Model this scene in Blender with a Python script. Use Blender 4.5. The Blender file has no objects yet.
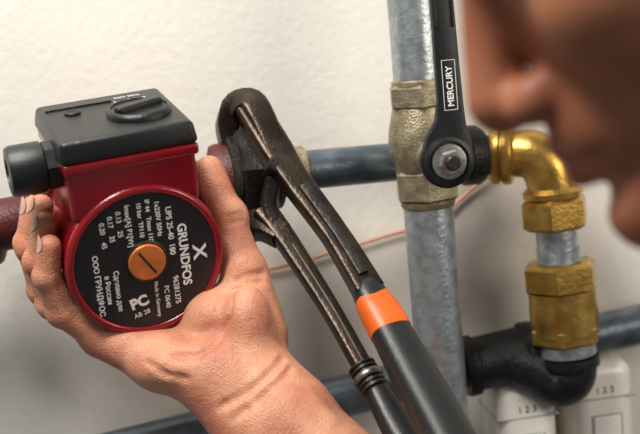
import bpy, bmesh, math, random
import numpy as np
from mathutils import Vector, Matrix, Quaternion

random.seed(3); np.random.seed(3)
S = 0.001
# ---------------------------------------------------------------- frame of the wall (mm, rig frame)
U = Vector((-.09, -.17, .98)).normalized()
H = Vector((.98, .14, .114)); H = (H - U*H.dot(U)).normalized()
N = H.cross(U).normalized()      # points from the wall to the room
if N.y > 0: N = -N

# ---------------------------------------------------------------- materials
def mat(name, col, rough=.5, metal=0., noise=0., nscale=60., bump=0., bscale=200., col2=None, spec=.5,
        sss=0., coat=0., lo=.35, hi=.65, bump2=0., bscale2=30., vor=0., vscale=700.):
    m = bpy.data.materials.new(name); m.use_nodes = True
    nt = m.node_tree; b = nt.nodes['Principled BSDF']
    b.inputs['Base Color'].default_value = (*col, 1)
    b.inputs['Roughness'].default_value = rough
    b.inputs['Metallic'].default_value = metal
    b.inputs['Specular IOR Level'].default_value = spec
    b.inputs['Coat Weight'].default_value = coat
    b.inputs['Coat Roughness'].default_value = .15
    if sss:
        b.inputs['Subsurface Weight'].default_value = sss
        b.inputs['Subsurface Radius'].default_value = (1., .35, .2)
        b.inputs['Subsurface Scale'].default_value = .004
    tc = nt.nodes.new('ShaderNodeTexCoord')
    if col2 is None: col2 = tuple(c*(1-noise) for c in col)
    n = nt.nodes.new('ShaderNodeTexNoise'); n.inputs['Scale'].default_value = nscale
    n.inputs['Detail'].default_value = 6
    nt.links.new(tc.outputs['Object'], n.inputs['Vector'])
    r = nt.nodes.new('ShaderNodeValToRGB')
    r.color_ramp.elements[0].position = lo; r.color_ramp.elements[1].position = hi
    r.color_ramp.elements[0].color = (*col2, 1); r.color_ramp.elements[1].color = (*col, 1)
    nt.links.new(n.outputs['Fac'], r.inputs['Fac'])
    nt.links.new(r.outputs['Color'], b.inputs['Base Color'])
    prev = None
    def addbump(sock, st):
        nonlocal prev
        bp = nt.nodes.new('ShaderNodeBump'); bp.inputs['Strength'].default_value = st
        bp.inputs['Distance'].default_value = .001
        nt.links.new(sock, bp.inputs['Height'])
        if prev: nt.links.new(prev.outputs['Normal'], bp.inputs['Normal'])
        prev = bp
    for bs, st in ((bscale, bump), (bscale2, bump2)):
        if st:
            n2 = nt.nodes.new('ShaderNodeTexNoise'); n2.inputs['Scale'].default_value = bs
            n2.inputs['Detail'].default_value = 5
            nt.links.new(tc.outputs['Object'], n2.inputs['Vector'])
            addbump(n2.outputs['Fac'], st)
    if vor:
        v = nt.nodes.new('ShaderNodeTexVoronoi'); v.feature = 'DISTANCE_TO_EDGE'; v.inputs['Scale'].default_value = vscale
        nt.links.new(tc.outputs['Object'], v.inputs['Vector'])
        addbump(v.outputs['Distance'], vor)
    if prev: nt.links.new(prev.outputs['Normal'], b.inputs['Normal'])
    return m

M_wall = mat('wall_plaster', (.79, .755, .685), .9, noise=.07, nscale=9, bump=.5, bscale=160, bump2=.6, bscale2=25)
M_floor = mat('floor_concrete', (.30, .29, .27), .9, noise=.2, nscale=8, bump=.3)
M_red = mat('red_paint', (.27, .003, .010), .25, noise=.15, nscale=40, bump=.12, bscale=900, coat=.5)
M_dred = mat('dark_red_cast', (.10, .005, .009), .5, noise=.4, nscale=60, bump=.6, bscale=500)
M_blk = mat('black_plastic', (.009, .011, .012), .33, noise=.3, nscale=50, bump=.3, bscale=1500)
M_label = mat('black_label', (.010, .011, .013), .42, noise=.2, nscale=50)
M_white = mat('white_print', (.82, .82, .80), .6)
M_copper = mat('copper_plug', (.80, .24, .06), .38, metal=.35, noise=.3, nscale=90, bump=.2, bscale=700)
M_galv = mat('galvanised_steel', (.50, .55, .57), .36, metal=.78, col2=(.33, .37, .39), nscale=140, bump=.4, bscale=350)
M_blue = mat('grey_steel_pipe', (.17, .21, .25), .34, metal=.6, col2=(.08, .10, .12), nscale=50, bump=.25, bscale=300)
M_nick = mat('dull_brass', (.42, .36, .24), .42, metal=.7, col2=(.24, .20, .125), nscale=120, bump=.6, bscale=700)
M_brass = mat('brass', (.66, .41, .10), .3, metal=.85, col2=(.38, .22, .05), nscale=70, bump=.35, bscale=500)
M_iron = mat('black_iron', (.018, .020, .022), .4, metal=.5, noise=.5, nscale=80, bump=.7, bscale=500)
M_nut = mat('dirty_iron', (.050, .042, .036), .42, metal=.6, noise=.5, nscale=60, bump=.6, bscale=400)
M_wr = mat('oiled_steel', (.060, .042, .030), .34, metal=.75, noise=.5, nscale=60, bump=.35, bscale=500)
M_edge = mat('worn_edge', (.26, .24, .22), .4, metal=.9, noise=.4, nscale=200)
M_steel = mat('bright_steel', (.6, .6, .58), .3, metal=.95, noise=.3, nscale=200)
M_grip = mat('black_rubber', (.010, .011, .012), .38, noise=.2, nscale=60, bump=.2, bscale=900)
M_orange = mat('orange_rubber', (.72, .12, .01), .42, noise=.15, nscale=60)
M_wplast = mat('white_plastic', (.88, .85, .79), .3, noise=.03, nscale=30)
M_wpan = mat('grey_plastic', (.42, .42, .40), .4, noise=.04, nscale=30)
M_wire = mat('copper_wire', (.62, .30, .18), .4, metal=.4)
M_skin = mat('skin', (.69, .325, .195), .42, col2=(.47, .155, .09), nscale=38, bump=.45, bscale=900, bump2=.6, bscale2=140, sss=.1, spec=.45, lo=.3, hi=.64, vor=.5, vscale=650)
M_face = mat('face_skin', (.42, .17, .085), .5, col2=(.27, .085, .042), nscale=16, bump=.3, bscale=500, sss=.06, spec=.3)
M_nail = mat('nail', (.74, .45, .35), .25, noise=.1, nscale=300, spec=.5)
M_hair = mat('hair', (.05, .025, .012), .6, noise=.5, nscale=200, bump=1., bscale=400)
M_eye = mat('eye_white', (.75, .72, .68), .2)
M_shirt = mat('shirt', (.03, .05, .10), .9, noise=.3, nscale=60, bump=.6, bscale=600)

# ---------------------------------------------------------------- mesh helpers (all inputs in mm)
def finish(name, verts, faces, m, parent=None, smooth=True, ang=38):
    me = bpy.data.meshes.new(name)
    me.from_pydata([tuple(c*S for c in v) for v in verts], [], faces)
    me.update()
    o = bpy.data.objects.new(name, me); bpy.context.collection.objects.link(o)
    me.materials.append(m)
    if smooth:
        me.polygons.foreach_set('use_smooth', [True]*len(me.polygons))
        if ang: me.set_sharp_from_angle(angle=math.radians(ang))
    if parent: o.parent = parent
    return o

def empty(name):
    e = bpy.data.objects.new(name, None); e.empty_display_size = .02
    bpy.context.collection.objects.link(e); return e

def axmat(p0, axis, hint=None):
    z = Vector(axis).normalized()
    h = Vector(hint) if hint is not None else (Vector((0, 0, 1)) if abs(z.z) < .9 else Vector((1, 0, 0)))
    x = (h - z*h.dot(z)).normalized(); y = z.cross(x)
    m = Matrix((x, y, z)).transposed().to_4x4(); m.translation = Vector(p0)
    return m

def lathe(name, prof, M, m, parent=None, seg=48, ang=38, phase=0.):
    V = []; F = []
    n = len(prof)
    for (r, t) in prof:
        for i in range(seg):
            a = 2*math.pi*i/seg + phase
            V.append(M @ Vector((r*math.cos(a), r*math.sin(a), t)))
    for j in range(n-1):
        for i in range(seg):
            a, b = j*seg+i, j*seg+(i+1) % seg
            F.append((a, b, b+seg, a+seg))
    F.append(tuple(reversed(range(seg)))); F.append(tuple((n-1)*seg+i for i in range(seg)))
    return finish(name, V, F, m, parent, ang=ang)

def hexp(name, R, t0, t1, M, m, parent=None, ch=1.5, phase=0., seg=6):
    return lathe(name, [(R-ch*1.6, t0), (R, t0+ch), (R, t1-ch), (R-ch*1.6, t1)], M, m, parent, seg=seg, ang=20, phase=phase)

def sweep(name, pts, m, parent=None, seg=24, hint=(0, 0, 1), p=2., sub=6, ang=38):
    P = [np.array(q[0], float) for q in pts]; W = [q[1] for q in pts]; Hh = [q[2] for q in pts]
    path = []
    for i in range(len(P)-1):
        p0 = P[max(i-1, 0)]; p1 = P[i]; p2 = P[i+1]; p3 = P[min(i+2, len(P)-1)]
        for k in range(sub):
            t = k/sub
            c = .5*((2*p1)+(-p0+p2)*t+(2*p0-5*p1+4*p2-p3)*t*t+(-p0+3*p1-3*p2+p3)*t**3)
            path.append((c, W[i]*(1-t)+W[i+1]*t, Hh[i]*(1-t)+Hh[i+1]*t))
    path.append((P[-1], W[-1], Hh[-1]))
    V = []; F = []; hv = Vector(hint)
    for i, (c, w, h) in enumerate(path):
        a = path[max(i-1, 0)][0]; b = path[min(i+1, len(path)-1)][0]
        t = Vector(b-a).normalized()
        x = (hv - t*hv.dot(t)).normalized(); y = t.cross(x)
        for k in range(seg):
            an = 2*math.pi*(k+.5)/seg; ca, sa = math.cos(an), math.sin(an)
            ex = math.copysign(abs(ca)**(2/p), ca); ey = math.copysign(abs(sa)**(2/p), sa)
            V.append(Vector(c) + y*(w*ex) + x*(h*ey))
    n = len(path)
    for j in range(n-1):
        for i in range(seg):
            a, b = j*seg+i, j*seg+(i+1) % seg
            F.append((a, b, b+seg, a+seg))
    F.append(tuple(reversed(range(seg)))); F.append(tuple((n-1)*seg+i for i in range(seg)))
    return finish(name, V, F, m, parent, ang=ang)

def rbox(name, sx, sy, sz, M, m, parent=None, bev=2, segs=4, taper=1., taper_axis=None):
    bm = bmesh.new(); bmesh.ops.create_cube(bm, size=1)
    for v in bm.verts:
        k = 1.
        if taper_axis is not None and v.co[taper_axis] > 0: k = taper
        c = [v.co.x*sx, v.co.y*sy, v.co.z*sz]
        for a in range(3):
            if a != taper_axis: c[a] *= k
        v.co = c
    if bev: bmesh.ops.bevel(bm, geom=bm.edges[:], offset=bev, segments=segs, profile=.5, affect='EDGES')
    V = [M @ v.co for v in bm.verts]; bm.verts.index_update()
    F = [tuple(v.index for v in f.verts) for f in bm.faces]
    bm.free()
    return finish(name, V, F, m, parent, ang=40)

def plate(name, pts, th, M, m, parent=None, bev=1.):
    bm = bmesh.new()
    vs = [bm.verts.new((x, y, -th/2)) for x, y in pts]
    f = bm.faces.new(vs)
    r = bmesh.ops.extrude_face_region(bm, geom=[f])
    for v in [g for g in r['geom'] if isinstance(g, bmesh.types.BMVert)]: v.co.z = th/2
    bmesh.ops.recalc_face_normals(bm, faces=bm.faces[:])
    if bev:
        es = [e for e in bm.edges if abs(e.verts[0].co.z-e.verts[1].co.z) < 1e-6]
        bmesh.ops.bevel(bm, geom=es, offset=bev, segments=3, profile=.5, affect='EDGES')
    bm.verts.index_update()
    V = [M @ v.co for v in bm.verts]; F = [tuple(v.index for v in f.verts) for f in bm.faces]
    bm.free()
    return finish(name, V, F, m, parent, ang=40)

def text(name, s, size, M, m, parent=None, bold=0., align='LEFT', sx=1.):
    c = bpy.data.curves.new(name, 'FONT'); c.body = s; c.size = size*S; c.extrude = .00008
    c.offset = bold*S; c.align_x = align
    o = bpy.data.objects.new(name, c); bpy.context.collection.objects.link(o)
    Mm = M.copy(); Mm.translation = M.translation*S
    o.matrix_world = Mm @ Matrix.Diagonal((sx, 1, 1, 1)); c.materials.append(m)
    if parent: o.parent = parent
    return o

# ---------------------------------------------------------------- signed distance field modelling
class Field:
    def __init__(s, lo, hi, h):
        s.lo = np.array(lo, float); s.h = h
        s.n = np.ceil((np.array(hi)-s.lo)/h).astype(int)+1
        s.f = np.full(s.n, 50., np.float32)
    def sub(s, lo, hi):
        a = np.clip(np.floor((np.array(lo)-s.lo)/s.h).astype(int), 0, s.n-1)
        b = np.clip(np.ceil((np.array(hi)-s.lo)/s.h).astype(int)+1, 1, s.n)
        sl = tuple(slice(a[i], max(b[i], a[i]+1)) for i in range(3))
        g = [(s.lo[i]+s.h*np.arange(sl[i].start, sl[i].stop)).astype(np.float32) for i in range(3)]
        return sl, g[0][:, None, None], g[1][None, :, None], g[2][None, None, :]
    def op(s, sl, d, k, mode):
        f = s.f[sl]
        if mode == 'u':
            hh = np.clip(.5+.5*(f-d)/k, 0, 1); s.f[sl] = f*(1-hh)+d*hh-k*hh*(1-hh)
        else:
            hh = np.clip(.5-.5*(f+d)/k, 0, 1); s.f[sl] = f*(1-hh)-d*hh+k*hh*(1-hh)
    def cap(s, a, b, ra, rb, k=3., mode='u'):
        a = np.array(a, float); b = np.array(b, float); pad = max(ra, rb)+k+3*s.h
        sl, X, Y, Z = s.sub(np.minimum(a, b)-pad, np.maximum(a, b)+pad)
        ab = b-a; L = max(ab.dot(ab), 1e-6)
        t = np.clip(((X-a[0])*ab[0]+(Y-a[1])*ab[1]+(Z-a[2])*ab[2])/L, 0, 1)
        d = np.sqrt((X-a[0]-t*ab[0])**2+(Y-a[1]-t*ab[1])**2+(Z-a[2]-t*ab[2])**2)-(ra+(rb-ra)*t)
        s.op(sl, d, k, mode)
    def ell(s, c, r, R=None, k=3., mode='u'):
        c = np.array(c, float); r = np.array(r, float); pad = r.max()+k+3*s.h
        sl, X, Y, Z = s.sub(c-pad, c+pad)
        X = X-c[0]; Y = Y-c[1]; Z = Z-c[2]
        if R is None: q = (X, Y, Z)
        else:
            R = np.array(R, float)
            q = tuple(X*R[i, 0]+Y*R[i, 1]+Z*R[i, 2] for i in range(3))
        k0 = np.sqrt(sum((q[i]/r[i])**2 for i in range(3)))
        k1 = np.sqrt(sum((q[i]/r[i]**2)**2 for i in range(3)))+1e-9
        s.op(sl, k0*(k0-1)/k1, k, mode)
    def chain(s, pts, k=2., mode='u'):
        for (a, ra), (b, rb) in zip(pts[:-1], pts[1:]): s.cap(a, b, ra, rb, k, mode)
    def at(s, p):
        i = np.clip(np.round((np.array(p, float)-s.lo)/s.h).astype(int), 0, s.n-1)
        return s.f[tuple(i)]
    def surface(s, p, d):
        """march from outside point p along d until the surface is met"""
        p = np.array(p, float); d = np.array(d, float)/np.linalg.norm(d)
        for _ in range(200):
            if s.at(p) < 0: return p
            p = p + d*.5
        return None
    def crease(s, pts, r, depth, k, frm=(0, -1, .1)):
        """soft skin fold following pts, projected on the surface as seen from direction frm"""
        q = []
        f = np.array(frm, float)/np.linalg.norm(frm)
        for a, b in zip(pts[:-1], pts[1:]):
            a = np.array(a, float); b = np.array(b, float)
            for t in np.linspace(0, 1, 5)[:-1]: q.append(a+(b-a)*t)
        q.append(np.array(pts[-1], float))
        out = [s.surface(x+f*40, -f) for x in q]
        out = [x for x in out if x is not None]
        for a, b in zip(out[:-1], out[1:]):
            if np.linalg.norm(a-b) < 14:
                s.cap(a+f*(r-depth), b+f*(r-depth), r, r, k, 's')
    def merge(s, o, k):
        s.op((slice(None),)*3, o.f, k, 'u')
    def mesh(s, name, m, parent=None):
        f = s.f
        f[0] = f[-1] = 1; f[:, 0] = f[:, -1] = 1; f[:, :, 0] = f[:, :, -1] = 1
        ins = f < 0; nx, ny, nz = f.shape
        cnt = np.zeros((nx-1, ny-1, nz-1), np.int8)
        for i in (0, 1):
            for j in (0, 1):
                for k in (0, 1): cnt += ins[i:nx-1+i, j:ny-1+j, k:nz-1+k]
        act = (cnt > 0) & (cnt < 8)
        idx = np.full(act.shape, -1, np.int64); I, J, K = np.nonzero(act); idx[act] = np.arange(len(I))
        acc = np.zeros((len(I), 3)); n = np.zeros(len(I))
        C = [(i, j, k) for i in (0, 1) for j in (0, 1) for k in (0, 1)]
        for a in C:
            for ax in range(3):
                if a[ax] == 0:
                    b = list(a); b[ax] = 1
                    fa = f[I+a[0], J+a[1], K+a[2]]; fb = f[I+b[0], J+b[1], K+b[2]]
                    mk = (fa < 0) != (fb < 0)
                    t = fa[mk]/(fa[mk]-fb[mk]); p = np.tile(np.array(a, float), (mk.sum(), 1)); p[:, ax] = t
                    acc[mk] += p; n[mk] += 1
        V = s.lo + s.h*(np.stack([I, J, K], 1)+acc/n[:, None])
        Q = []
        for ax in range(3):
            b, c = (ax+1) % 3, (ax+2) % 3
            s0 = np.take(ins, range(0, ins.shape[ax]-1), ax); s1 = np.take(ins, range(1, ins.shape[ax]), ax)
            e = np.nonzero(s0 != s1); e = np.stack(e, 1)
            e = e[(e[:, b] > 0) & (e[:, c] > 0)]
            e = e[(e[:, b] < act.shape[b]) & (e[:, c] < act.shape[c])]
            fl = s0[e[:, 0], e[:, 1], e[:, 2]]
            def cell(db, dc):
                q = e.copy(); q[:, b] += db; q[:, c] += dc
                return idx[q[:, 0], q[:, 1], q[:, 2]]
            q = np.stack([cell(-1, -1), cell(0, -1), cell(0, 0), cell(-1, 0)], 1)
            q[~fl] = q[~fl][:, ::-1]
            Q.append(q)
        Q = np.concatenate(Q); Q = Q[(Q >= 0).all(1)]
        me = bpy.data.meshes.new(name)
        me.vertices.add(len(V)); me.vertices.foreach_set('co', (V*S).ravel())
        me.loops.add(len(Q)*4); me.loops.foreach_set('vertex_index', Q.ravel().astype(np.int32))
        me.polygons.add(len(Q)); me.polygons.foreach_set('loop_start', np.arange(0, len(Q)*4, 4, dtype=np.int32))
        me.polygons.foreach_set('use_smooth', np.ones(len(Q), bool))
        me.update(calc_edges=True); me.validate()
        me.materials.append(m)
        o = bpy.data.objects.new(name, me); bpy.context.collection.objects.link(o)
        sm = o.modifiers.new('smooth', 'SMOOTH'); sm.factor = .5; sm.iterations = 2
        if parent: o.parent = parent
        return o

# ================================================================ ROOM
WP = Vector((0, 185, 0))
Mw = Matrix((H, U, N)).transposed().to_4x4(); Mw.translation = WP
rbox('wall_back', 3200, 2500, 120, Mw @ Matrix.Translation((0, 50, -60)), M_wall, bev=0)
rbox('floor', 3200, 60, 2200, Mw @ Matrix.Translation((0, -1230, 980)), M_floor, bev=0)
def wl(h, u, n): return WP + H*h + U*u + N*n

# ================================================================ VERTICAL PIPE + BALL VALVE
PV = Vector((73.5, 112, 0))
vp = empty('water_pipe')
MV = axmat(PV, U, H)
lathe('riser', [(16.8, -1150), (16.8, 1200)], MV, M_galv, vp, seg=64)
bv = empty('ball_valve')
hexp('collar_top', 22, 74, 90, MV, M_nick, bv, ch=2, phase=.35)
hexp('collar_bottom', 22.5, 12, 33, MV, M_nick, bv, ch=2, phase=.35)
lathe('valve_body', [(17, 30), (19, 32), (20.5, 36), (22.6, 42), (23.4, 50), (22.6, 60), (20.5, 68), (19, 75)], MV, M_nick, bv, seg=64)
lathe('thread_ring', [(17.2, 88), (18.4, 89), (18.4, 92), (17, 93)], MV, M_nick, bv)
lathe('thread_ring_low', [(17, 7), (18.4, 9), (18.4, 12), (17, 13)], MV, M_nick, bv)
hub = PV + U*43 + H*3.5
MH = axmat(hub, N, H)
lathe('stem_boss', [(14, 8), (14, 24), (12, 27), (9, 28), (9, 40)], MH, M_nick, bv)
ML = Matrix((H, U, N)).transposed().to_4x4(); ML.translation = hub + N*45
T = Matrix.Translation
out = []
for i in range(0, 21):
    a = math.radians(150 + i*(225/20.)); out.append((17.5*math.cos(a), 17.5*math.sin(a)))
pts = out + [(16, 13), (13.6, 22), (13, 32), (12, 60), (11, 100), (11, 128), (9.5, 134), (3, 136), (-3, 133),
             (-4, 120), (-3.5, 100), (-3.5, 60), (-3.5, 38), (-6, 26), (-13, 16)]
plate('lever', pts, 7, ML, M_blk, bv, bev=1.6)
lathe('lever_hub', [(16, 3), (15.5, 5.5), (13, 6.5), (12.5, 5), (10, 5)], ML, M_blk, bv)
rbox('lever_rib', 2, 44, 2.2, ML @ T((-1.5, 105, 3.6)), M_blk, bv, bev=.8)
rbox('lever_rib_right', 2, 44, 2.2, ML @ T((9.2, 105, 3.6)), M_blk, bv, bev=.8)
lathe('washer', [(11, 5), (11, 6.6), (8, 7)], ML, M_steel, bv)
hexp('stem_nut', 8.8, 6, 13, ML, M_steel, bv, ch=1, phase=.2)
lathe('stem_thread', [(4.8, 10), (4.8, 16), (3.8, 17)], ML, M_nut, bv)
RT = Matrix.Rotation(math.radians(90), 4, 'Z')
text('lever_text', 'MERCURY', 5.6, ML @ T((6.3, 34, 3.6)) @ RT, M_white, bv, bold=.12)
for k, (cx, cy, w, h) in enumerate([(4.3, 32, 8.6, .3), (4.3, 63, 8.6, .3), (.1, 47.5, .3, 31), (8.5, 47.5, .3, 31)]):
    rbox('lever_frame_%d' % k, w, h, .5, ML @ T((cx, cy, 3.5)), M_white, bv, bev=0)

# ================================================================ HORIZONTAL SUPPLY PIPE, UNION NUT
NUT = Vector((-45, 101, 28)); EL = Vector((121, 152, 45))
d1 = (EL-NUT).normalized()
M1 = axmat(NUT, d1, U)
hp = empty('steel_pipe')
lathe('pipe_run', [(13.2, 10), (13.2, (EL-NUT).length)], M1, M_blue, hp, seg=48)
lathe('socket', [(13, 22), (16, 22.5), (16.4, 35), (14, 37)], M1, M_nick, hp)
un = empty('union_nut')
hexp('nut_body', 33, -14, 12, M1, M_nut, un, ch=3, phase=.3)
lathe('nut_lip', [(24, 11), (25, 13), (24, 17), (18, 19), (16, 24)], M1, M_nut, un)
lathe('nut_washer', [(27, -18), (28, -17), (28, -13), (26, -12)], M1, M_nut, un)

# ================================================================ BRASS ELBOW + CHECK VALVE
D2 = Vector((-.12, -.15, .98)).normalized()
PA = Vector((166.5, 150, -9))
MA = axmat(PA, D2, H)
be = empty('brass_elbow')
dl = (EL - (PA + D2*54)); dl.normalize()
c0 = PA + D2*54
pth = [(PA+D2*24, 17, 17), (PA+D2*32, 17.5, 17.5), (PA+D2*42 + dl*1.5, 18, 18), (PA+D2*50+dl*6, 18, 18), (c0+dl*14, 17.5, 17.5), (c0+dl*24, 16.5, 16.5), (c0+dl*34, 16.5, 16.5)]
sweep('bend', pth, M_brass, be, seg=40, hint=Vector((dl.cross(D2))), sub=5)
ME = axmat(c0, dl, D2)
lathe('collar_left', [(17, 24), (21, 25), (22, 27), (22, 31), (20, 32), (20, 33), (22, 34), (22, 38), (20.5, 40), (14, 41)], ME, M_brass, be)
hexp('collar_bottom', 24.5, 1, 24, MA, M_brass, be, ch=3, phase=.1)
lathe('collar_rim', [(17, 23), (20.5, 24), (21, 28), (18, 31)], MA, M_brass, be)
lathe('nipple', [(14.5, -26), (14.5, 2)], MA, M_galv, be)
pf = []
for i in range(9):
    t = -24+i*1.3; pf += [(14.6, t), (15.4, t+.65)]
lathe('nipple_thread', pf, MA, M_galv, be, ang=10)
cv = empty('brass_check_valve')
hexp('hex_top', 27, -44, -23, MA, M_brass, cv, ch=2.6, phase=.1)
lathe('valve_barrel', [(20, -76), (24, -74), (24.3, -60), (23.6, -50), (23.8, -43)], MA, M_brass, cv, seg=64)
hexp('hex_bottom', 26, -82, -68, MA, M_brass, cv, ch=2.4, phase=.1)
lathe('steel_adapter', [(17, -91), (20.5, -90), (20.5, -82), (18, -81)], MA, M_galv, cv)
M3 = axmat(EL, -d1, U)
du = empty('pipe_coupling')
lathe('coupling_body', [(14, 8), (19, 9), (21, 12), (21, 22), (18, 25), (18, 33), (14, 35)], M3, M_iron, du)

# ================================================================ LOWER PIPE
L0 = Vector((-117, 144, -158)); L1 = Vector((232, 189, -80)); dL = (L1-L0).normalized()
ML2 = axmat(L0, dL, U)
lp = empty('heating_pipe')
lathe('pipe_run', [(14.8, -500), (14.8, 1000)], ML2, M_blue, lp, seg=48)
TC = L0 + dL*((130+117)/dL.x)
MT = axmat(TC, dL, U)
tee = empty('iron_tee')
lathe('tee_body', [(15, -29), (21, -28), (22, -26), (22, -19), (19.5, -17), (19.5, 17), (22, 19), (22, 26), (21, 28), (15, 29)], MT, M_iron, tee)
B0 = PA + D2*-92; B1 = PA + D2*-112
ie = empty('iron_elbow')
sweep('elbow_bend', [(B0, 19, 19), (PA+D2*-100, 20, 20), (PA+D2*-108+Vector((-3, 0, 1)), 20.5, 20.5), (B1+Vector((-10, 1, 2)), 19.5, 19.5), (B1+Vector((-24, 3, 9)), 17, 17), (TC+Vector((8, -3, -2)), 16, 16)], M_iron, ie, seg=36, hint=(0, -1, 0))
lathe('elbow_rim', [(18, -100), (22, -99), (22.5, -97), (22, -92), (17, -91)], MA, M_iron, ie)

# ================================================================ WHITE ACTUATORS
def actuator(cx, top, nm):
    e = empty(nm)
    y = 185+.161*cx-.158*(top-40) - 28
    M = Matrix((H, U, N)).transposed().to_4x4(); M.translation = Vector((cx, y, top-55))
    rbox('housing', 46, 110, 52, M, M_wplast, e, bev=12, segs=8)
    rbox('collar', 46.6, 1.6, 52.6, M @ T((0, 28, 0)), M_wpan, e, bev=.7)
    rbox('front_panel', 24, 44, 3, M @ T((0, -6, 25.4)), M_wpan, e, bev=1.2)
    rbox('panel_inset', 21, 41, 3, M @ T((0, -6, 26)), M_wplast, e, bev=1.2)
    text('scale_marks', '1 2 3', 7, M @ T((-8, 32, 26.2)), M_iron, e)
    return e
actuator(150, -114, 'valve_actuator')
actuator(208, -101, 'valve_actuator')

# ================================================================ COPPER WIRE on the wall
def tube(name, pts, r, m):
    return sweep(name, [(p, r, r) for p in pts], m, None, seg=10, hint=(0, -1, .3), sub=8)
tube('copper_capillary', [wl(-75, -30, 4), wl(-45, -34, 3), wl(0, -28, 3), (wl(45, -20, 3)), wl(85, -12, 3), wl(115, 8, 3), wl(150, 27, 4), wl(200, 36, 4)], 1.2, M_wire)

# ================================================================ CIRCULATOR PUMP
B = Vector((-.38, .86, .34)).normalized()
Zp = -B
a = math.radians(12)
Xp = Vector((math.cos(a), 0, math.sin(a))); Xp = Vector((math.cos(a), -(Xp.x*B.x+Xp.z*B.z)/B.y, math.sin(a))).normalized()
Yp = Zp.cross(Xp).normalized()
C0 = Vector((-100.5, 0, -26))
MP = Matrix((Xp, Yp, Zp)).transposed().to_4x4(); MP.translation = C0
pump = empty('circulation_pump')
lathe('motor_housing', [(30, -88), (40, -86), (43, -80), (44.5, -60), (45.5, -20), (46.3, -8), (47, -4), (46.6, -1.2), (45, 0), (43.3, .2), (42.3, -.6), (42, -1.6), (20, -1.6)], MP, M_red, pump, seg=96, ang=50)
lathe('label_disc', [(41.8, -2.2), (41.8, -1.0), (12, -1.0)], MP, M_label, pump, seg=96)
lathe('plug_seat', [(13, -1.2), (13, -.4), (12, .4), (11.2, -.2)], MP, M_nut, pump)
lathe('vent_plug', [(11.2, -1), (11.2, .8), (10.4, 1.6), (3, 1.8)], MP, M_copper, pump)
rbox('plug_slot', 17, 1.2, .5, MP @ T((0, 0, 1.9)) @ Matrix.Rotation(math.radians(-58), 4, 'Z'), M_nut, pump, bev=.1)
rbox('terminal_base', 75, 38, 76, MP @ T((-1, 49, -40)), M_red, pump, bev=4)
rbox('terminal_base_rim', 78, 7, 80, MP @ T((-1, 63, -39.5)), M_red, pump, bev=2)
plate('neck_web', [(-36, 40), (-38, 24), (-42, 12), (42, 12), (37, 24), (35, 40)], 60, MP @ T((0, 0, -36)), M_red, pump, bev=3)
rbox('terminal_lid', 80, 82, 13, MP @ T((-1.5, 73, -40)) @ Matrix.Rotation(math.radians(-90), 4, 'X'), M_blk, pump, bev=3, segs=5, taper=.95, taper_axis=2)
RX = Matrix.Rotation(math.radians(-90), 4, 'X')
def ontop(x, z, up=0): return MP @ T((x, 79.4+up, z)) @ RX
lathe('selector_knob', [(19, -.5), (19, 2), (17.5, 4), (16.5, 4.4), (16, 3.4), (8, 3.4)], ontop(13, -32), M_blk, pump, seg=64)
rbox('knob_bar', 30, 7, 6, ontop(13, -32, 4) @ Matrix.Rotation(math.radians(20), 4, 'Z'), M_blk, pump, bev=1.5)
rbox('lid_recess_rim', 40, 2, 1.6, ontop(-16, -64, .3), M_blk, pump, bev=.5)
lathe('lid_screw', [(5, -.5), (5, 1.2), (4, 1.8), (2, 1)], ontop(-22, -52), M_nut, pump)
for i, s in enumerate(('1', '2', '3')):
    text('speed_%s' % s, s, 4.5, MP @ T((4+i*9, 80, -58)) @ RX, M_white, pump)
text('lid_text', '230V 50Hz', 3.6, MP @ T((6, 80, -66)) @ RX, M_white, pump)
MG = axmat(MP @ Vector((-38, 60, -26)), -Xp, Yp)
hexp('gland_nut', 14, 0, 9, MG, M_blk, pump, ch=1, phase=.2, seg=8)
lathe('gland_cap', [(11, 8), (14.5, 9), (14.8, 11), (14.8, 26), (13.5, 28.5), (8, 29), (7, 26)], MG, M_blk, pump)
VC = C0 + B*100
lathe('volute', [(30, -126), (40, -122), (47, -112), (49, -102), (48, -92), (44, -86), (36, -84)], MP, M_dred, pump, seg=64)
PL = Vector((-222, 84, -8))
dl1 = (PL-VC).normalized(); dr1 = (NUT - VC).normalized()
MLp = axmat(VC, dl1, U); MRp = axmat(VC, dr1, U); lR = (NUT-VC).length
lathe('port_left', [(24, 0), (22, 40), (17, 55), (17, 70), (24, 74), (26, 78), (26, 90), (14, 92)], MLp, M_dred, pump)
lathe('port_right', [(24, 0), (22, 40), (16.5, 52), (16.5, lR-28), (24, lR-25), (25, lR-22), (25, lR-14), (14, lR-13)], MRp, M_dred, pump)
lathe('return_pipe', [(13.4, 90), (13.4, 600)], MLp, M_blue, pump)
def lab(nm, s, x, y, size, bold=0., sx=1.):
    text(nm, s, size, MP @ T((x, y, -.8)) @ Matrix.Rotation(math.radians(-90), 4, 'Z'), M_white, pump, bold=bold, sx=sx)
lab('brand_text', 'GRUNDFOS', 20.5, 19, 7.4, .22, 1.0)
lab('logo_mark', 'X', 28.5, 3.5, 11, .3, 1.15)
lab('model_text', 'UPS 25-40  180', 14.5, 31, 4.8, .07)
lab('print_a', '1x230V 50Hz', 8.5, 36, 4.0, .06)
lab('print_b', 'IP 44   Tmax 110\u00b0C', 3, 38, 3.8, .05)
lab('print_c', '10 bar  TF110', -2, 37, 3.8, .05)
lab('table_0', 'Imax[A] P1[W]', -9, 37, 4.2, .05)
lab('table_1', '0.13    25', -14.5, 34, 4.2, .05)
lab('table_2', '0.17    35', -19.5, 32, 4.2, .05)
lab('table_3', '0.20    45', -24.5, 29, 4.2, .05)
lab('serial', '96281375', 14.5, -13, 4.6, .06)
lab('serial_b', 'PC 0640', 8.5, -18, 4.2, .05)
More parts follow.
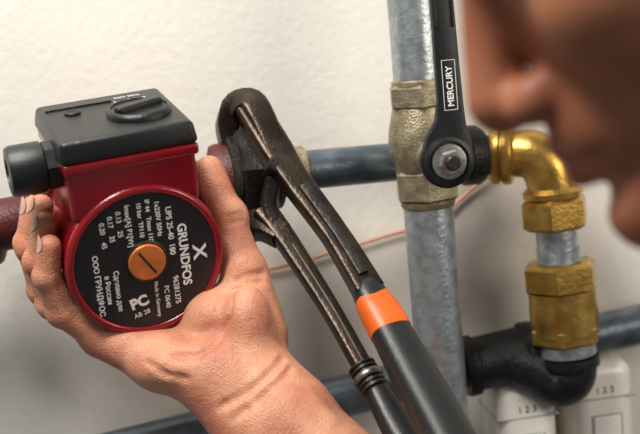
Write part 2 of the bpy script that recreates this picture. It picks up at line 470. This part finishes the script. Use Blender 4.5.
lab('import_a', 'Сделано для', -20, -2, 4.2, .05)
lab('import_b', 'в России', -25.5, -4, 4.2, .05)
lab('import_c', 'OOO ГРУНДФОС', -31, 10, 4.6, .07)
lab('made', 'Made in Germany', 3, -14, 3.2, .03)
text('cert_mark', 'PC', 9, MP @ T((-12, -29, -.8)) @ Matrix.Rotation(math.radians(12), 4, 'Z'), M_white, pump, bold=.4)
text('cert_number', 'AB 28', 4, MP @ T((-11, -35, -.8)) @ Matrix.Rotation(math.radians(12), 4, 'Z'), M_white, pump)

# ================================================================ PIPE WRENCH
wr = empty('pipe_wrench')
wh = Vector((.25, -.9, .3))
up_arm = [((-48, 84, 72), 8.5, 6), ((-38, 77, 58), 10.5, 7), ((-28, 69, 42), 10.5, 7), ((-16, 58, 23), 9, 6.5), ((9, 38, -11), 8.3, 6), ((29, 12, -44), 9.3, 6.5)]
sweep('upper_arm', up_arm, M_wr, wr, seg=32, hint=wh, p=6, sub=8)
sweep('arm_web', [((-11, 52, 17), 3.5, 7.3), ((9, 37, -11), 3.5, 7.0), ((25, 16, -37), 3.5, 7.2)], M_nut, wr, seg=24, hint=wh, p=6)
G_ = [Vector(v) for v in ((30.5, 11, -48.5), (34, 6.5, -54), (39, 0, -62.5), (41, -3, -66.5))]
sweep('orange_band', [(G_[0], 10.6, 9), (G_[1], 11.8, 10), (G_[2], 12.4, 10.5), (G_[3], 12.2, 10.3)], M_orange, wr, seg=36, hint=wh, p=2.6)
sweep('grip', [((26, 16, -40), 8.5, 7), ((29.5, 12, -46), 10, 8.6), ((40.5, -2.5, -65.5), 11.9, 10), ((52, -22, -87), 13, 10.8), ((64.5, -46, -110), 13.8, 11.5), ((79, -78, -138), 14, 11.5), ((98, -112, -170), 14.3, 12), ((103, -120, -178), 11, 9)], M_grip, wr, seg=36, hint=wh, p=2.5)
sweep('fixed_jaw', [((-30, 71, 45), 8, 7.5), ((-40, 79, 66), 9, 8.3), ((-46, 84, 73), 9, 8.8), ((-56, 91, 71), 8.5, 8.8), ((-61, 94, 60), 7.5, 8.3), ((-60, 95, 46), 5, 7.5)], M_wr, wr, seg=28, hint=wh, p=6, sub=4, ang=25)
lo_arm = [((-36, 74, 4), 8, 6), ((-22, 63, -14), 7, 5.5), ((6, 37, -56), 5.8, 5), ((29, 11, -95), 5.5, 5), ((36, 3, -106), 5.5, 5)]
sweep('lower_arm', lo_arm, M_wr, wr, seg=28, hint=wh, p=4.5, sub=8)
sweep('lower_arm_edge', [((-18, 59, -20), 1.3, 6.0), ((6, 36, -56), 1.3, 5.5), ((27, 13, -92), 1.3, 5.4)], M_edge, wr, seg=16, hint=wh, p=3)
sweep('moving_jaw', [((-24, 65, -12), 8, 6.5), ((-36, 74, -5), 10, 7.5), ((-50, 84, -6), 9, 7.5), ((-60, 91, 4), 7, 7), ((-63, 93, 14), 4.5, 6.5)], M_wr, wr, seg=28, hint=wh, p=6, sub=4, ang=25)
sweep('jaw_slide', [((-29, 68, 26), 5, 6), ((-33, 71, 8), 5, 6), ((-28, 68, -8), 5, 6)], M_nut, wr, seg=20, hint=wh, p=4)
for i in range(5):
    q = Vector((-50, 88, 62)).lerp(Vector((-57, 93, 50)), i/4)
    rbox('tooth_%d' % i, 3, 12, 2.2, axmat(q, (1, .2, .6), wh) @ Matrix.Rotation(.5, 4, 'Y'), M_edge, wr, bev=.3)
sweep('lower_grip', [((33, 6, -101), 6.5, 6), ((38, 0.5, -110), 8.5, 7.5), ((48, -12, -127), 9.5, 8), ((69, -40, -160), 10, 8.5), ((84, -64, -190), 8, 7)], M_grip, wr, seg=28, hint=wh, p=2.6)
dk = (Vector((36, 3, -106))-Vector((20, 21, -80))).normalized()
MK = axmat((24, 16.5, -87.5), dk, N)
pf = [(5, 0)]
for i in range(6):
    t = 1+i*3.1; pf += [(7.4, t), (8.6, t+.7), (8.6, t+1.7), (7.4, t+2.4)]
pf += [(5, 20.5)]
lathe('adjusting_nut', pf, MK, M_nut, wr, seg=36, ang=25)
lathe('nut_ring', [(9, 8), (9.6, 9), (9.6, 11), (9, 12)], MK, M_edge, wr)
lathe('jaw_pivot', [(6.5, -10), (6.5, 9), (5.5, 10)], axmat((-28, 65, 31), wh, U), M_nut, wr)

# ================================================================ MAN : hand + arm, head, torso
man = empty('man')
def cyl(t, deg, R):
    th = math.radians(deg)
    v = C0 + B*t + Xp*(R*math.cos(th)) + Yp*(R*math.sin(th))
    return np.array(v)
lo = (-190, -125, -340); hi = (150, 110, 50)
h = 1.2
palm = Field(lo, hi, h); fing = Field(lo, hi, h)
WR = np.array((-54, 24, -92.))
fingers = {
 'pinky': (15, [-122, -152, -177, -197], [9.8, 9.0, 8.2, 7.0], [58, 57, 55.5, 54]),
 'ring': (32, [-112, -152, -180, -204], [10.4, 9.8, 8.8, 7.6], [60, 59.5, 57, 55]),
 'middle': (50, [-110, -154, -183, -209], [10.6, 10.2, 9.2, 7.8], [60, 60, 58, 55.5]),
 'index': (67, [-108, -150, -178, -202], [10.6, 10, 9, 7.8], [58, 58, 57, 55]),
}
tips = {}
for nm, (t, an, rr, RR) in fingers.items():
    P = [cyl(t, an[i], RR[i]) for i in range(4)]
    for i in range(3):
        fing.cap(P[i], P[i+1], rr[i]*(.97 if i else 1), rr[i+1]*(.95), 1.2)
    for i in (1, 2):
        out_d = P[i]-cyl(t, an[i], 0); out_d /= np.linalg.norm(out_d)
        fing.ell(P[i]+out_d*1.2, (rr[i]*1.03,)*3, None, 2.0)
    tips[nm] = (t, an, rr, RR, P)
    wr_off = {'pinky': (-2, -12, -3), 'ring': (0, -4, -1), 'middle': (0, 4, 1), 'index': (0, 12, 4)}[nm]
    wq = WR + np.array(wr_off)
    mid = (P[0]+wq)/2 + np.array((0, 0, -3.))
    palm.cap(P[0], mid, 12, 15.5, 10); palm.cap(mid, wq, 15.5, 19, 10)
for nm, (t, an, rr, RR, P) in tips.items():
    for i in (1, 2):
        for off in (-2.8, 0, 2.8):
            th = an[i]+off
            c = cyl(t, th, RR[i]+rr[i]+1.9)
            ax = np.array(B)*rr[i]*.6
            fing.cap(c-ax, c+ax, 1.0, 1.0, 1.4, 's')
CM = np.array((-38, 30, -72.)); TM = np.array((-46, 34, -34.)); TI = np.array((-57, 38, 0.)); TT = np.array((-68, 42, 29.))
thumb = Field(lo, hi, h)
thumb.cap(CM, TM, 19, 14.5, 8); thumb.cap(TM, TI, 13.2, 10.4, 4); thumb.cap(TI, TT, 11, 9, 4)
thumb.ell(TI+np.array((1.5, -1, 0)), (11.8, 11.8, 12), None, 4)
palm.merge(thumb, 8)
palm.ell((-62, 30, -62), (22, 22, 20), None, 10)
palm.ell((-80, 12, -88), (30, 20, 13), None, 9)
palm.ell((-46, 10, -92), (30, 22, 20), None, 10)
fa = [(WR+np.array((8, -8, -2)), 25), (np.array((-22, 4, -120.)), 29.5), (np.array((5, -8, -152.)), 33), (np.array((50, -30, -205.)), 38), (np.array((100, -54, -262.)), 42)]
palm.chain(fa, 12)
palm.cap((-62, 12, -98), (-35, 0, -128), 19, 22, 14)
palm.ell((-42, 8, -64), (14, 15, 24), None, 8)       # thenar bulge
palm.cap((-34, -12, -94), (-4, -22, -126), 3.2, 2.4, 8)   # wrist tendons
palm.cap((-24, -4, -86), (6, -20, -116), 3.0, 2.2, 8)
palm.merge(fing, 5)
# skin folds : wrist, life line, thumb base, under the little finger
palm.crease([(-58, 0, -110), (-40, 0, -100), (-26, 0, -88), (-16, 0, -74)], 2.0, .9, 2.4)
palm.crease([(-50, 0, -116), (-34, 0, -105), (-20, 0, -92), (-11, 0, -80)], 2.0, .7, 2.4)
palm.crease([(-84, 0, -80), (-70, 0, -80), (-60, 0, -72), (-54, 0, -60), (-52, 0, -46)], 2.0, 1.0, 2.6)
palm.crease([(-100, 0, -84), (-88, 0, -92), (-76, 0, -94)], 1.8, .6, 2.4)
palm.crease([(-34, 0, -36), (-44, 0, -38), (-52, 0, -42)], 1.8, .8, 2.2)
palm.crease([(-33, 0, -31), (-43, 0, -33), (-50, 0, -36)], 1.8, .6, 2.2)
palm.crease([(-46, 0, 1), (-56, 0, -2)], 1.6, .8, 2)
palm.crease([(-46, 0, 5), (-56, 0, 2)], 1.6, .6, 2)
arm = palm.mesh('right_arm', M_skin, man)
def nail(nm, P, an, t, rr):
    tip = P[3]; th = an[3]
    tang = Vector(P[3]-P[2]).normalized()
    outd = Vector(cyl(t, th-4, 1)-cyl(t, th-4, 0)).normalized()
    side = outd.cross(tang).normalized(); outd = tang.cross(side).normalized()
    if outd.dot(Vector(cyl(t, th, 1)-cyl(t, th, 0))) < 0: outd = -outd
    V = []; F = []; nu, nv = 10, 10
    w = rr*.68; l = rr*.78
    base = Vector(tip)+tang*1.5
    for i in range(nu+1):
        for j in range(nv+1):
            a_ = (i/nu*2-1); b_ = (j/nv*2-1)
            q = a_*math.sqrt(1-b_*b_/2); s_ = b_*math.sqrt(1-a_*a_/2)
            V.append(base+side*(w*q)+tang*(l*s_)+outd*(rr*math.sqrt(max(.05, 1-(.68*q)**2-(.35*max(s_, 0))**2))+.15))
    for i in range(nu):
        for j in range(nv):
            A = i*(nv+1)+j; F.append((A, A+1, A+nv+2, A+nv+1))
    finish('nail_'+nm, V, F, M_nail, man)
for nm, (t, an, rr, RR, P) in tips.items(): nail(nm, P, an, t, rr[3])

# ---- head
Fh = Vector((-.83, .14, -.54)).normalized()
Uh = Vector((-.545, 0, .84)); Uh = (Uh-Fh*Uh.dot(Fh)).normalized()
Lh = Uh.cross(Fh).normalized()
TIP = Vector((57, -266, 34))
HO = TIP - Fh*121 + Uh*42
def hd(f, l, u): return np.array(HO + Fh*f + Lh*l + Uh*u)
Rh = np.array([Fh, Lh, Uh])
hlo = np.array(HO)-np.array((165, 135, 175)); hhi = np.array(HO)+np.array((150, 135, 150))
hf = Field(hlo, hhi, 2.0)
def E(f, l, u, a_, b_, c_, k=8, mode='u'): hf.ell(hd(f, l, u), (a_, b_, c_), Rh, k, mode)
E(0, 0, 35, 96, 76, 80, 10)
E(22, 0, -30, 72, 62, 70, 22)
for sd in (-1, 1):
    hf.cap(hd(15, 50*sd, -62), hd(80, 13*sd, -99), 15, 15, 16)
    hf.cap(hd(5, 56*sd, -20), hd(15, 50*sd, -62), 14, 15, 14)
    E(60, 38*sd, -30, 28, 24, 26, 14)
E(84, 0, -101, 17, 21, 15, 12)
E(82, 0, -64, 21, 30, 24, 10)
hf.cap(hd(92, 0, 3), hd(111, 0, -38), 7.5, 10.5, 8)
E(109, 0, -42, 12, 11, 10.5, 4)
for sd in (-1, 1):
    E(99, 12*sd, -46, 13, 8, 9, 4)
    E(103, 6.5*sd, -55, 4.5, 2.6, 3, 1.5, 's')
    hf.cap(hd(90, 10*sd, 15), hd(76, 46*sd, 14), 8.5, 7, 8)
    E(92, 32*sd, -1, 13, 16, 11, 8, 's')
    E(80, 32*sd, 3.5, 11, 13, 7, 3); E(79, 32*sd, -6, 10.5, 12.5, 6, 3)
    hf.cap(hd(100, 3*sd, -65.5), hd(86, 25*sd, -71), 5.2, 2.5, 4)
    hf.cap(hd(98.5, 0, -77.5), hd(86, 23*sd, -73), 6.2, 2.5, 4)
    hf.cap(hd(107.5, 0, -71.5), hd(88, 28*sd, -72), 1.2, .9, 2, 's')
    hf.ell(hd(-8, 77*sd, -10), (19, 6, 32), Rh, 4)
    hf.ell(hd(-6, 83*sd, -8), (11, 5, 19), Rh, 3, 's')
    hf.ell(hd(-2, 80*sd, -10), (4, 3, 6), Rh, 3)
E(101, 0, -88, 6, 22, 4, 6, 's')
hf.cap(np.array(HO+Vector((30, 0, -40))), np.array(HO+Vector((150, 0, -175))), 56, 60, 20)
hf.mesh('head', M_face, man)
for sd in (-1, 1):
    q = 1 if sd > 0 else 2
    lathe('eye_%d' % q, [(.5, -11.5), (6, -10), (10, -5.7), (11.5, 0), (10, 5.7), (6, 10), (.5, 11.5)], axmat(hd(79.5, 31.5*sd, -1), Fh, Uh), M_eye, man, ang=0)
    lathe('iris_%d' % q, [(.3, 11.3), (5.6, 10.2), (5.6, 9)], axmat(hd(79.8, 31.5*sd, -1), Fh, Uh), M_hair, man)
    sweep('eyebrow_%d' % q, [(hd(97, 12*sd, 17), 2, 3), (hd(93, 28*sd, 22), 2.5, 3.5), (hd(80, 47*sd, 19), 1.5, 2)], M_hair, man, seg=12, hint=Uh)
hh = Field(hlo, hhi, 2.5)
def EH(f, l, u, a_, b_, c_, k=8, mode='u'): hh.ell(hd(f, l, u), (a_, b_, c_), Rh, k, mode)
EH(-6, 0, 39, 98, 81, 84); EH(-30, 0, -5, 70, 75, 70, 12)
EH(112, 0, -5, 70, 90, 72, 6, 's')
for sd in (-1, 1): EH(14, 78*sd, -32, 38, 30, 48, 4, 's')
EH(40, 0, -95, 140, 90, 50, 6, 's')
hh.mesh('hair', M_hair, man)

# ---- torso, neck base, sleeves
SH_R = np.array((330, -45, -150.)); SH_L = np.array((350, -400, -160.)); ELB = np.array((112, -60, -275.))
tf = Field((60, -560, -800), (620, 90, 10), 6.)
tf.cap((345, -110, -190), (350, -340, -195), 75, 75, 40)
tf.ell((390, -225, -360), (115, 165, 240), None, 50)
tf.ell((395, -225, -600), (110, 155, 200), None, 60)
tf.cap((300, -245, -60), (350, -235, -150), 62, 80, 40)
tf.cap(SH_R, (190, -52, -228), 58, 50, 25)
tf.cap(SH_L, (345, -425, -330), 58, 50, 25)
tf.mesh('shirt', M_shirt, man)
lf = Field((60, -560, -790), (500, 10, -150), 4.)
lf.cap((200, -52, -222), tuple(ELB), 42, 41, 10)
lf.cap((345, -425, -320), (335, -420, -440), 42, 36, 10); lf.cap((335, -420, -440), (230, -395, -600), 37, 25, 10)
lf.cap((230, -395, -600), (195, -385, -660), 26, 30, 15)
for i in range(4):
    y0 = -415+i*20; a0 = np.array((190., y0, -670)); a1 = a0+np.array((-15, 0, -38)); a2 = a1+np.array((8, 0, -28.)); a3 = a2+np.array((14, 0, -18.))
    lf.chain([(a0, 12), (a1, 9.5), (a2, 8.5), (a3, 7.5)], 2)
lf.chain([(np.array((210, -370, -620.)), 16), (np.array((180, -345, -655.)), 11), (np.array((172, -340, -690.)), 9)], 4)
lf.mesh('arms', M_skin, man)

# ================================================================ LIGHTS
def area(name, loc, tgt, size, power, col):
    l = bpy.data.lights.new(name, 'AREA'); l.size = size; l.energy = power; l.color = col
    o = bpy.data.objects.new(name, l); bpy.context.collection.objects.link(o)
    loc = Vector(loc)*S; tgt = Vector(tgt)*S
    o.rotation_mode = 'QUATERNION'
    o.rotation_quaternion = (tgt-loc).to_track_quat('-Z', 'Y'); o.location = loc
    return o
area('key_softbox', (-380, -520, 760), (-20, 80, 0), .34, 16.5, (1, .97, .91))
area('fill_softbox', (700, -450, 200), (0, 60, -60), .35, 3.2, (1, .88, .75))
w = bpy.data.worlds.new('world'); bpy.context.scene.world = w; w.use_nodes = True
w.node_tree.nodes['Background'].inputs[0].default_value = (.9, .93, 1, 1)
w.node_tree.nodes['Background'].inputs[1].default_value = .2

# ================================================================ CAMERA
cam = bpy.data.cameras.new('camera'); co = bpy.data.objects.new('camera', cam); bpy.context.collection.objects.link(co)
cam.lens = 67.8; cam.sensor_width = 36; cam.clip_start = .02
co.rotation_mode = 'QUATERNION'
co.rotation_quaternion = Vector((0, 1, 0)).to_track_quat('-Z', 'Z'); co.location = (0, -.7, 0)
cam.dof.use_dof = True; cam.dof.focus_distance = .73; cam.dof.aperture_fstop = 6.3
bpy.context.scene.camera = co
bpy.context.scene.view_settings.view_transform = 'Standard'

# ---- stand the whole rig upright in the world (rigid rotation: U -> +Z, wall -> XZ plane)
bpy.context.view_layer.update()
R = Matrix((H, -N, U)).to_4x4()
G = Matrix.Translation((0, 0, 1.25)) @ R
for o in list(bpy.context.scene.objects):
    if o.parent is None: o.matrix_world = G @ o.matrix_world
bpy.context.view_layer.update()
